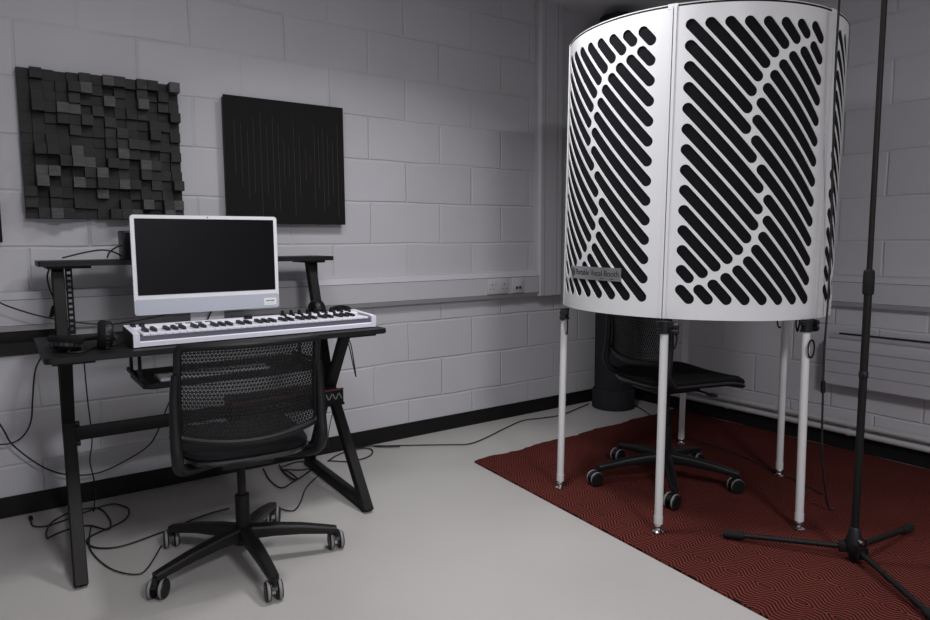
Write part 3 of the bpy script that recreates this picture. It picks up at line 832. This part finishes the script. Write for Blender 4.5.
ch = make_chair('black swivel office chair with perforated backrest, pushed up to the desk')
ch.location = (-3.048, -0.975, 0); ch.rotation_euler = (0, 0, math.radians(-5))
ch2 = copy_tree(ch); ch2.location = (-1.20, -1.345, RUG); ch2.rotation_euler = (0, 0, math.radians(-104))
tag(ch2, 'black swivel office chair standing on the red rug under the vocal booth', 'chair', 'black swivel office chairs')
# turn the star bases by themselves
def spin_base(root, deg):
    Rm = Matrix.Rotation(math.radians(deg), 4, 'Z')
    for o in root.children:
        if o.name.split('.')[0] in ('base_leg', 'castor'): o.matrix_basis = Rm @ o.matrix_basis
for o in ch2.children:                                           # this one is set higher, its seat slid forward
    k = o.name.split('.')[0]
    if k in ('back_frame', 'perforated_back', 'back_upright'): o.location += Vector((0, .030, .075))
    elif k in ('seat_shell', 'seat_cushion', 'mechanism'): o.location += Vector((0, .022, .045))
    elif k == 'gas_lift': o.location.z += .02
spin_base(ch, 58)
spin_base(ch2, 153 + 104)

# ------------------------------------------------------------------ vocal booth
BX, BY = -1.155, -1.350
booth = thing('vocal_booth', 'round white vocal booth of slotted curved panels on thin white legs', 'vocal booth', (BX, BY, 0))
R0 = .568; PW = math.radians(65.4); Z0 = .830; HP = 1.146
tiltM = Matrix.Translation((-1.122 - BX, -1.396 - BY, Z0)) @ Matrix.Rotation(.014, 4, Vector((.578, .816, 0)))
def cyl_fn(u, v, w): a = u / R0; return Vector(((R0 + w) * math.cos(a), (R0 + w) * math.sin(a), v))
UW = R0 * PW
def slots():
    out = []
    u0, u1, vb, vt = math.radians(6.4) * R0, math.radians(57.4) * R0, .078, 1.078
    gap = [(57, 1.90)]
    for a, z in ((259.378, 1.865), (253.701, 1.836), (248.548, 1.814), (244.541, 1.782), (241.42, 1.746), (239.072, 1.704), (236.839, 1.65), (235.526, 1.593), (235.046, 1.523), (237.846, 1.413), (241.16, 1.3), (241.372, 1.224), (240.105, 1.167), (237.744, 1.12), (234.644, 1.073), (230.785, 1.038), (226.58, 1.01), (222.389, 0.986), (216.965, 0.964)):
        gap.append((a - 206.2, z))
    gap.append((5, .93))
    gap = [(math.radians(a) * R0, z - Z0) for a, z in gap]
    starts = [(u0, vt - .0743 * k) for k in range(14)] + [(u0 + .0674 * k, vt) for k in range(1, 8)]
    sl = -1.102
    for us, vs in starts:
        L = min(u1 - us, (vs - vb) / -sl)
        e = (us + L, vs + sl * L)
        d = Vector((1, sl)).normalized(); s = Vector((us, vs)); E = Vector(e); full = (E - s).length
        hit = None
        for p, q in zip(gap, gap[1:]):
            p, q = Vector(p), Vector(q); g = q - p
            den = d.x * g.y - d.y * g.x
            if abs(den) < 1e-9: continue
            w = p - s
            t = (w.x * g.y - w.y * g.x) / den; k = (w.x * d.y - w.y * d.x) / den
            if 0 <= k <= 1 and -.02 < t < full + .02: hit = t; break
        rad = .0196; hg = .0285
        if hit is None or full < .062: segs = [(0, full)]
        else: segs = [(0, hit - hg), (hit + hg, full)]
        for a, b in segs:
            if b - a > .004: out.append((s + d * a, s + d * b))
    return [pill(a, b, rad) for a, b in out]
SL = slots()
def panel_mesh():
    th = .0025
    bm = filled_with_holes([(.0012, 0), (UW - .0012, 0), (UW - .0012, HP), (.0012, HP)], SL, th)
    for k in range(1, 24):
        bmesh.ops.bisect_plane(bm, geom=bm.verts[:] + bm.edges[:] + bm.faces[:], plane_co=(UW * k / 24, 0, 0), plane_no=(1, 0, 0))
    for v in bm.verts: v.co = cyl_fn(v.co.x, v.co.y, v.co.z)
    for u in (.0012, UW - .0022):                                 # inward flanges along the vertical edges
        A = [cyl_fn(u, 0, -.025), cyl_fn(u + .001, 0, -.025), cyl_fn(u + .001, 0, -.001), cyl_fn(u, 0, -.001)]
        lo = [bm.verts.new(p) for p in A]; up = [bm.verts.new(p + Vector((0, 0, HP))) for p in A]
        bm.faces.new(lo[::-1]); bm.faces.new(up)
        for i in range(4): bm.faces.new((lo[i], lo[(i + 1) % 4], up[(i + 1) % 4], up[i]))
    return mesh_from('panel', bm, M['booth_white'])
def arc_strip(u0, u1, v0, v1, w0, w1, n=26):
    bm = BM(); rows = []
    for k in range(n + 1):
        u = u0 + (u1 - u0) * k / n
        rows.append([bm.verts.new(cyl_fn(u, v, w)) for v, w in ((v0, w0), (v0, w1), (v1, w1), (v1, w0))])
    for A, B in zip(rows, rows[1:]):
        for j in range(4): bm.faces.new((A[j], A[(j + 1) % 4], B[(j + 1) % 4], B[j]))
    bm.faces.new(rows[0]); bm.faces.new(rows[-1][::-1]); return bm
pm = panel_mesh()
fm = mesh_from('foam_lining', arc_strip(.004, UW - .004, .006, HP - .002, -.030, -.0035), M['foam'])
tm = mesh_from('top_edging', arc_strip(.001, UW - .001, HP + .0002, HP + .007, -.026, .0012), M['black_rubber'])
rm = mesh_from('top_ring', arc_strip(.001, UW - .001, HP + .007, HP + .011, -.024, .0), M['booth_leg'])
seams = [206.2 - 65.4 + 65.4 * k for k in range(5)]
panels = []
for k in range(4):
    o = obj('panel', pm, None, booth); o.matrix_basis = tiltM @ Matrix.Rotation(math.radians(seams[k]), 4, 'Z')
    obj('foam_lining', fm, None, o); obj('top_edging', tm, None, o); obj('top_ring', rm, None, o)
    panels.append(o)
    # raised edge channel beside each seam
    for u in (.002, UW - .0125):
        bm = arc_strip(u, u + .0105, 0, HP + .004, -.001, .0045, 3); obj('edge_channel', bm, M['booth_white'], o, False)
    for u in (.006, UW - .010):
        bm = arc_strip(u - .010, u + .010, HP - .006, HP + .012, -.012, .003, 4); obj('top_clip', bm, M['booth_white'], o, False)
# name plate on the left panel
pu0, pu1 = math.radians(156.3 - seams[0]) * R0, math.radians(188.9 - seams[0]) * R0
bm = arc_strip(pu0, pu1, .133, .186, .002, .0045, 20); plate = obj('name_plate', bm, M['steel_plate'], panels[0], False, label='brushed metal name plate with dark lettering')
bm = text_mesh('Portable Vocal Booth', .0345)
W = max(v.co.x for v in bm.verts) - min(v.co.x for v in bm.verts); sc = .262 / W
c_ = (pu0 + pu1) / 2 + .020
for v in bm.verts: v.co = cyl_fn(c_ + v.co.x * sc, .161 + v.co.y * 1.0, .0048 + v.co.z)
obj('lettering', bm, M['dark_ink'], plate, False)
bm = BM()
def ringlet(cx, cy, r1, r2, n=24):
    A = [bm.verts.new(cyl_fn(cx + r1 * math.cos(2 * PI * j / n), cy + r1 * math.sin(2 * PI * j / n), .0053)) for j in range(n)]
    Bv = [bm.verts.new(cyl_fn(cx + r2 * math.cos(2 * PI * j / n), cy + r2 * math.sin(2 * PI * j / n), .0053)) for j in range(n)]
    for j in range(n): bm.faces.new((A[j], A[(j + 1) % n], Bv[(j + 1) % n], Bv[j]))
ringlet(pu0 + .021, .159, .013, .0175); obj('emblem_ring', bm, M['dark_ink'], plate, False); bm = BM()
ringlet(pu0 + .021, .159, .002, .009); obj('emblem_disc', bm, M['dark_ink'], plate, False); bm = BM()
add_prism(bm, [(0, 0), (.07, 0), (.07, .0025), (0, .0025)], 0, .0005, lambda x, y, z: cyl_fn(pu1 - .105 + x, .139 + y, .0048 + z))
obj('small_print', bm, M['dark_ink'], plate, False)
# soft black lid
bm = BM()
add_lathe(bm, [(.535, HP - .02), (.535, HP - .002), (.50, HP + .004), (.44, HP + .020), (.36, HP + .060), (.25, HP + .075), (.02, HP + .08)], (0, 0, 0), 'Z', 64)
o = obj('lid', bm, M['foam'], booth); o.matrix_basis = tiltM
# legs
feet = [(-1.664, -1.128), (-1.681, -1.692), (-1.218, -1.996), (-.716, -1.628), (-.667, -1.034)]
for k, (fx_, fy_) in enumerate(feet):
    a = math.radians(seams[k]); sp = Vector((-1.122 + .556 * math.cos(a) - BX, -1.396 + .556 * math.sin(a) - BY, Z0))
    ft = Vector((fx_ - BX, fy_ - BY, RUG))
    lean = (.020, .014, .010, .010, .010)[k]; rv = Vector((.816, -.578, 0)); dv = Vector((.578, .816, 0))
    tp = ft + rv * lean + dv * ((sp - ft).dot(dv) * .35); tp.z = Z0
    d = (tp - ft); q = lambda z: ft + d * ((z - RUG) / (Z0 - RUG))
    bm = BM(); add_tube(bm, [q(.045), q(.40), q(.79)], .0155, 18); add_tube(bm, [q(.045), q(.075)], .017, 18)
    leg = obj('leg', bm, M['booth_leg'], booth)
    bm = BM(); c0 = ft
    add_lathe(bm, [(.021, RUG), (.022, RUG + .005), (.012, RUG + .011), (.010, RUG + .018), (.016, RUG + .022), (.016, RUG + .034), (.012, RUG + .040)], (c0.x, c0.y, 0), 'Z', 20)
    add_tube(bm, [q(.03), q(.05)], .009, 12); obj('foot', bm, M['chrome'], leg)
    bm = BM()
    add_tube(bm, [q(.784), q(.827)], .0195, 16); add_tube(bm, [q(.780), q(.787)], .0225, 16)
    tdir = Vector((-math.sin(a), math.cos(a), 0)); odir = Vector((math.cos(a), math.sin(a), 0))
    pc = q(.815); add_bar(bm, pc - tdir * .035, pc + tdir * .035, .022, .016, up=(0, 0, 1), bevel=.002)
    if (sp - tp).length > .03: add_bar(bm, pc, Vector((sp.x, sp.y, .815)), .024, .014, up=(0, 0, 1), bevel=.002)
    clamp = obj('clamp', bm, M['black_plastic'], leg)
    bm = BM()
    for zz, s in ((.812, 1), (.791, 1)):
        c1 = q(zz); e = c1 + odir * .012 + tdir * s * .046
        add_cyl(bm, c1 + tdir * .015, e, .006, n=10); add_cyl(bm, e - tdir * .008, e + tdir * .008, .013, n=12)
    obj('clamp_knob', bm, M['black_plastic'], clamp)
    bm = BM(); c1 = q(.79) + tdir * .040 - odir * .01
    if k == 2:
        c1 = q(.745) + odir * .01
        lp = [c1 + tdir * (.024 * math.cos(t)) + Vector((0, 0, -.028 + .034 * math.sin(t))) for t in [2 * PI * j / 20 for j in range(20)]]
        add_tube(bm, [p + odir * .012 for p in lp], .0033, 8, closed=True)
    else:
        add_tube(bm, smooth_path([c1, c1 + Vector((0, 0, -.03)) + tdir * .004, c1 + Vector((0, 0, -.062)) - tdir * .002, c1 + Vector((0, 0, -.073)) - tdir * .014, c1 + Vector((0, 0, -.068)) - tdir * .022]), .0036, 8)
    obj('hanging_strap', bm, M['black_rubber'], clamp)
# spare strap hanging from the bottom of the front panel
bm = BM(); a = math.radians(seams[2] - 9); c1 = Vector((-1.122 + .55 * math.cos(a) - BX, -1.396 + .55 * math.sin(a) - BY, Z0 + .004)); tdir = Vector((-math.sin(a), math.cos(a), 0))
add_tube(bm, smooth_path([c1 - tdir * .010, c1 - tdir * .009 + Vector((0, 0, -.03)), c1 + Vector((0, 0, -.055)), c1 + tdir * .009 + Vector((0, 0, -.03)), c1 + tdir * .010]), .0033, 8)
obj('strap_loop', bm, M['black_rubber'], booth)

# ------------------------------------------------------------------ microphone stand
ms = thing('microphone_stand', 'tall black microphone stand with tripod feet in front of the booth', 'microphone stand', (-1.317, -2.244, 0))
bm = BM()
add_lathe(bm, [(.012, .012), (.015, .015), (.016, .034), (.026, .041), (.030, .058), (.030, .084), (.022, .104), (.018, .128), (.0145, .133)], (0, 0, 0), 'Z', 24)
for a in (119, 239, 359):
    d = Vector((math.cos(math.radians(a)), math.sin(math.radians(a)), 0)); add_bar(bm, d * .012 + Vector((0, 0, .058)), d * .048 + Vector((0, 0, .056)), .030, .034, up=(0, 0, 1), bevel=.004)
obj('hub', bm, M['black_plastic'], ms)
bm = BM(); d = Vector((-.5, -.86, 0)); add_cyl(bm, d * .02 + Vector((0, 0, .092)), d * .045 + Vector((0, 0, .092)), .006, n=10); obj('hub_bolt', bm, M['chrome'], ms)
for a in (119, 236, 358):
    d = Vector((math.cos(math.radians(a)), math.sin(math.radians(a)), 0))
    bm = BM(); add_tube(bm, [d * .040 + Vector((0, 0, .056)), d * .38 + Vector((0, 0, .031))], .0095, 14); leg = obj('tripod_leg', bm, M['black_satin'], ms)
    bm = BM(); add_tube(bm, [d * .355 + Vector((0, 0, .0328)), d * .36 + Vector((0, 0, .0325)), d * .42 + Vector((0, 0, .0282)), d * .428 + Vector((0, 0, .0278))], [.0125, .0145, .0155, .0125], 14); obj('rubber_tip', bm, M['black_rubber'], leg)
bm = BM(); add_tube(bm, [(0, 0, .11), (0, 0, .96)], .0125, 18); obj('lower_tube', bm, M['black_satin'], ms)
bm = BM(); add_lathe(bm, [(.014, .945), (.0175, .95), (.0180, 1.00), (.0165, 1.025), (.012, 1.03)], (0, 0, 0), 'Z', 24); obj('clutch', bm, M['black_rubber'], ms)
bm = BM(); add_tube(bm, [(0, 0, 1.0), (0, 0, 2.08)], .0088, 16); obj('upper_tube', bm, M['black_satin'], ms)
bm = BM(); add_lathe(bm, [(.0135, .662), (.0150, .665), (.0150, .680), (.0135, .683)], (0, 0, 0), 'Z', 18); add_cyl(bm, (-.028, -.004, .672), (.020, .003, .672), .005, n=10); obj('cable_clip', bm, M['black_plastic'], ms)

# ------------------------------------------------------------------ round column in the corner
rc = thing('round_column', 'tall dark grey round column on a drum base in the corner behind the booth', 'column', (-.30, -.205, 0))
bm = BM(); add_lathe(bm, [(.136, 0), (.142, .006), (.142, .122), (.137, .130)], (0, 0, 0), 'Z', 48); obj('drum_base', bm, M['column'], rc)
bm = BM(); add_lathe(bm, [(.128, .128), (.128, 2.555)], (0, 0, 0), 'Z', 48); obj('shaft', bm, M['column'], rc)

# ------------------------------------------------------------------ cables
CB = {
    'coil_a': [[-3.649, -0.072, 0.006], [-3.647, -0.173, 0.006], [-3.607, -0.212, 0.006], [-3.549, -0.195, 0.006], [-3.375, -0.111, 0.006], [-3.319, -0.163, 0.006], [-3.306, -0.243, 0.006], [-3.346, -0.343, 0.006], [-3.465, -0.422, 0.006], [-3.487, -0.485, 0.006], [-3.46, -0.555, 0.006], [-3.383, -0.59, 0.006], [-3.232, -0.546, 0.006], [-3.06, -0.476, 0.006], [-2.955, -0.462, 0.006]],
    'coil_b': [[-3.609, -0.356, 0.009], [-3.606, -0.282, 0.009], [-3.577, -0.184, 0.009], [-3.498, -0.113, 0.009], [-3.41, -0.139, 0.009], [-3.388, -0.271, 0.009], [-3.391, -0.358, 0.009], [-3.41, -0.401, 0.009], [-3.467, -0.313, 0.009], [-3.545, -0.313, 0.009], [-3.609, -0.356, 0.009]],
    'drop': [[-3.442, -0.3, 0.667], [-3.439, -0.3, 0.534], [-3.432, -0.3, 0.354], [-3.444, -0.3, 0.266], [-3.432, -0.3, 0.164], [-3.424, -0.13, 0.006], [-3.475, -0.437, 0.006], [-3.483, -0.579, 0.006], [-3.447, -0.758, 0.006], [-3.385, -0.856, 0.006], [-3.342, -0.834, 0.006], [-3.265, -0.676, 0.006]],
    'hangA': [[-3.572, -0.06, 0.667], [-3.597, -0.06, 0.608], [-3.612, -0.06, 0.493], [-3.623, -0.06, 0.406], [-3.65, -0.06, 0.352], [-3.693, -0.06, 0.326], [-3.753, -0.06, 0.329]],
    'hangB': [[-3.745, -0.06, 0.451], [-3.716, -0.06, 0.38], [-3.687, -0.06, 0.312], [-3.593, -0.06, 0.205], [-3.498, -0.06, 0.151], [-3.393, -0.06, 0.138], [-3.286, -0.06, 0.17], [-3.193, -0.06, 0.217], [-3.149, -0.06, 0.274], [-3.106, -0.06, 0.374], [-3.077, -0.06, 0.435]],
    'upper': [[-3.716, -0.16, 0.918], [-3.667, -0.16, 0.888], [-3.571, -0.16, 0.846], [-3.452, -0.16, 0.813], [-3.325, -0.16, 0.795], [-3.17, -0.16, 0.809], [-3.026, -0.16, 0.835], [-2.94, -0.16, 0.838]],
    'shelfplug': [[-3.519, -0.17, 1.051], [-3.537, -0.17, 1.008], [-3.534, -0.17, 0.96], [-3.52, -0.17, 0.908], [-3.524, -0.17, 0.876], [-3.534, -0.17, 0.84]],
    'shelftop': [[-3.483, -0.17, 1.074], [-3.401, -0.17, 1.095], [-3.336, -0.17, 1.104], [-3.288, -0.17, 1.091], [-3.252, -0.17, 1.061]],
    'shelftop2': [[-3.327, -0.2, 1.071], [-3.315, -0.2, 1.096], [-3.288, -0.2, 1.116], [-3.261, -0.2, 1.124]],
    'strap': [[-2.407, -0.5, 0.694], [-2.393, -0.5, 0.637], [-2.38, -0.5, 0.57], [-2.366, -0.5, 0.508], [-2.375, -0.5, 0.579], [-2.388, -0.5, 0.66], [-2.402, -0.5, 0.689]],
    'floor_loop': [[-2.358, -0.133, 0.006], [-2.277, -0.072, 0.006], [-2.176, -0.019, 0.006], [-2.111, -0.045, 0.006], [-2.086, -0.092, 0.006], [-2.11, -0.151, 0.006], [-2.157, -0.193, 0.006], [-2.222, -0.21, 0.006], [-2.281, -0.199, 0.006], [-2.356, -0.128, 0.006]],
    'floor_run': [[-2.16, -0.046, 0.01], [-2.089, -0.041, 0.01], [-2.025, -0.07, 0.01], [-1.942, -0.153, 0.01], [-2.049, -0.047, 0.006], [-1.843, -0.175, 0.006], [-1.688, -0.278, 0.006], [-1.599, -0.326, 0.006], [-1.467, -0.294, 0.006], [-1.238, -0.198, 0.006], [-1.036, -0.128, 0.006], [-0.89, -0.159, 0.006], [-0.745, -0.171, 0.006], [-0.515, -0.104, 0.006], [-0.387, -0.064, 0.006]],
    'tangle_a': [[-2.429, -0.091, 0.006], [-2.492, -0.053, 0.006], [-2.559, -0.072, 0.006], [-2.597, -0.105, 0.006], [-2.602, -0.272, 0.006], [-2.583, -0.286, 0.006], [-2.581, -0.175, 0.006], [-2.594, -0.122, 0.006], [-2.532, -0.176, 0.006], [-2.471, -0.192, 0.006]],
    'tangle_b': [[-2.588, -0.058, 0.012], [-2.609, -0.205, 0.012], [-2.604, -0.318, 0.012], [-2.495, -0.23, 0.012], [-2.468, -0.206, 0.012]],
    'tangle_c': [[-2.668, -0.053, 0.006], [-2.697, -0.229, 0.006], [-2.69, -0.36, 0.006], [-2.622, -0.324, 0.006], [-2.493, -0.225, 0.006]],
    'tangle_d': [[-2.788, -0.551, 0.006], [-2.77, -0.618, 0.006], [-2.739, -0.647, 0.006], [-2.685, -0.582, 0.006], [-2.609, -0.449, 0.006], [-2.544, -0.368, 0.006], [-2.481, -0.305, 0.006]],
    'thin_drop': [[-2.39, -0.3, 0.344], [-2.402, -0.3, 0.291], [-2.42, -0.3, 0.219], [-2.427, -0.3, 0.16], [-2.423, -0.3, 0.109]],
    'rug_line': [[-0.578, -0.875, 0.017], [-0.554, -1.016, 0.017], [-0.567, -1.245, 0.017], [-0.638, -1.466, 0.017], [-0.712, -1.687, 0.017], [-0.791, -1.871, 0.017]],
    'column_cable': [[-0.137, -0.194, 0.006], [-0.203, -0.356, 0.006], [-0.332, -0.561, 0.015], [-0.375, -0.658, 0.017]],
    'booth': [[-1.185, -2.035, 1.985], [-1.178, -2.03, 1.776], [-1.147, -2.02, 1.46], [-1.092, -2.0, 1.167], [-1.058, -1.985, 0.895], [-1.066, -1.985, 0.738], [-1.064, -1.985, 0.58], [-1.062, -1.985, 0.528], [-1.046, -1.985, 0.291], [-0.995, -1.98, 0.113], [-0.95, -1.975, 0.03], [-0.93, -1.99, 0.017]],
    'radiator': [[-0.06, -1.56, 0.634], [-0.055, -1.9, 0.634], [-0.06, -2.4, 0.634], [-0.05, -3.0, 0.634], [-0.06, -4.0, 0.634]],
}
def cable(key, label, r=.0033, name='cable', plug=None, loop=False):
    pts = [Vector(p) for p in CB[key]]
    for p in pts:
        p.y = min(p.y, -.035); p.z = max(p.z, r + .0008)
    bm = BM(); add_tube(bm, smooth_path(pts, 6), r, 8)
    if plug is None:
        return tag(obj(name, bm, M['cable']), label, 'cable', 'black cables')
    t = thing(name, label, 'cable', pts[0], 0, 'black cables')
    off = pts[0]
    bmesh.ops.translate(bm, verts=bm.verts, vec=-off); obj('lead', bm, M['cable'], t)
    i, L_, rp = plug
    p = pts[i]; q = pts[i - 1] if i else pts[1]
    d = (p - q).normalized()
    bm = BM(); add_tube(bm, [p - off - d * L_, p - off - d * L_ * .8, p - off], [r * 1.2, rp, rp], 10); obj('plug', bm, M['black_rubber'], t)
    return t
cable('coil_a', 'black cable with a plug end snaking over the floor left of the desk chair', plug=(0, .03, .008))
cable('coil_b', 'black cable looped on the floor beside the left desk leg')
cable('drop', 'thin black cable dropping from the left desk end to the floor', .0026)
cable('hangA', 'black cable hanging down the wall behind the left desk corner')
cable('hangB', 'black cable swagged across the wall below the desk')
cable('upper', 'black cable sagging across the wall behind the desk under the shelf')
cable('shelfplug', 'short black cable with a plug dangling from the left end of the shelf', plug=(5, .05, .008))
cable('shelftop', 'black cable arched over the top of the raised shelf')
cable('shelftop2', 'short black cable curving up to the black box on the shelf')
cable('strap', 'thin black cord loop hanging under the right end of the desk', .0028)
cable('floor_loop', 'black cable looping on the floor beside the right desk leg')
cable('floor_run', 'long black cable running along the floor by the skirting towards the column')
cable('tangle_a', 'black cable looped twice on the floor behind the desk chair')
cable('tangle_b', 'black cable curled over the loop behind the desk chair')
cable('tangle_c', 'black cable making a wide bend on the floor right of the chair column')
cable('tangle_d', 'black cable bending towards the right desk leg foot beside the chair base', .0028)
cable('thin_drop', 'thin black cable dropping behind the right desk leg', .0024)
cable('rug_line', 'black cable lying across the rug under the booth', .003)
cable('column_cable', 'black cable running from the column foot onto the rug', .003)
cable('booth', 'black cable with an inline connector hanging down the right side of the booth', .0042, plug=(7, .05, .009))
cable('radiator', 'black cable lying along the top of the radiator', .005)

# ------------------------------------------------------------------ view
w = bpy.data.worlds.new('world'); S.world = w; w.use_nodes = True
w.node_tree.nodes['Background'].inputs['Color'].default_value = (0.02, 0.02, 0.022, 1)
S.view_settings.view_transform = 'Standard'; S.view_settings.look = 'None'
S.view_settings.gamma = 1.0; S.view_settings.use_curve_mapping = False
S.view_settings.exposure = EXPOSURE
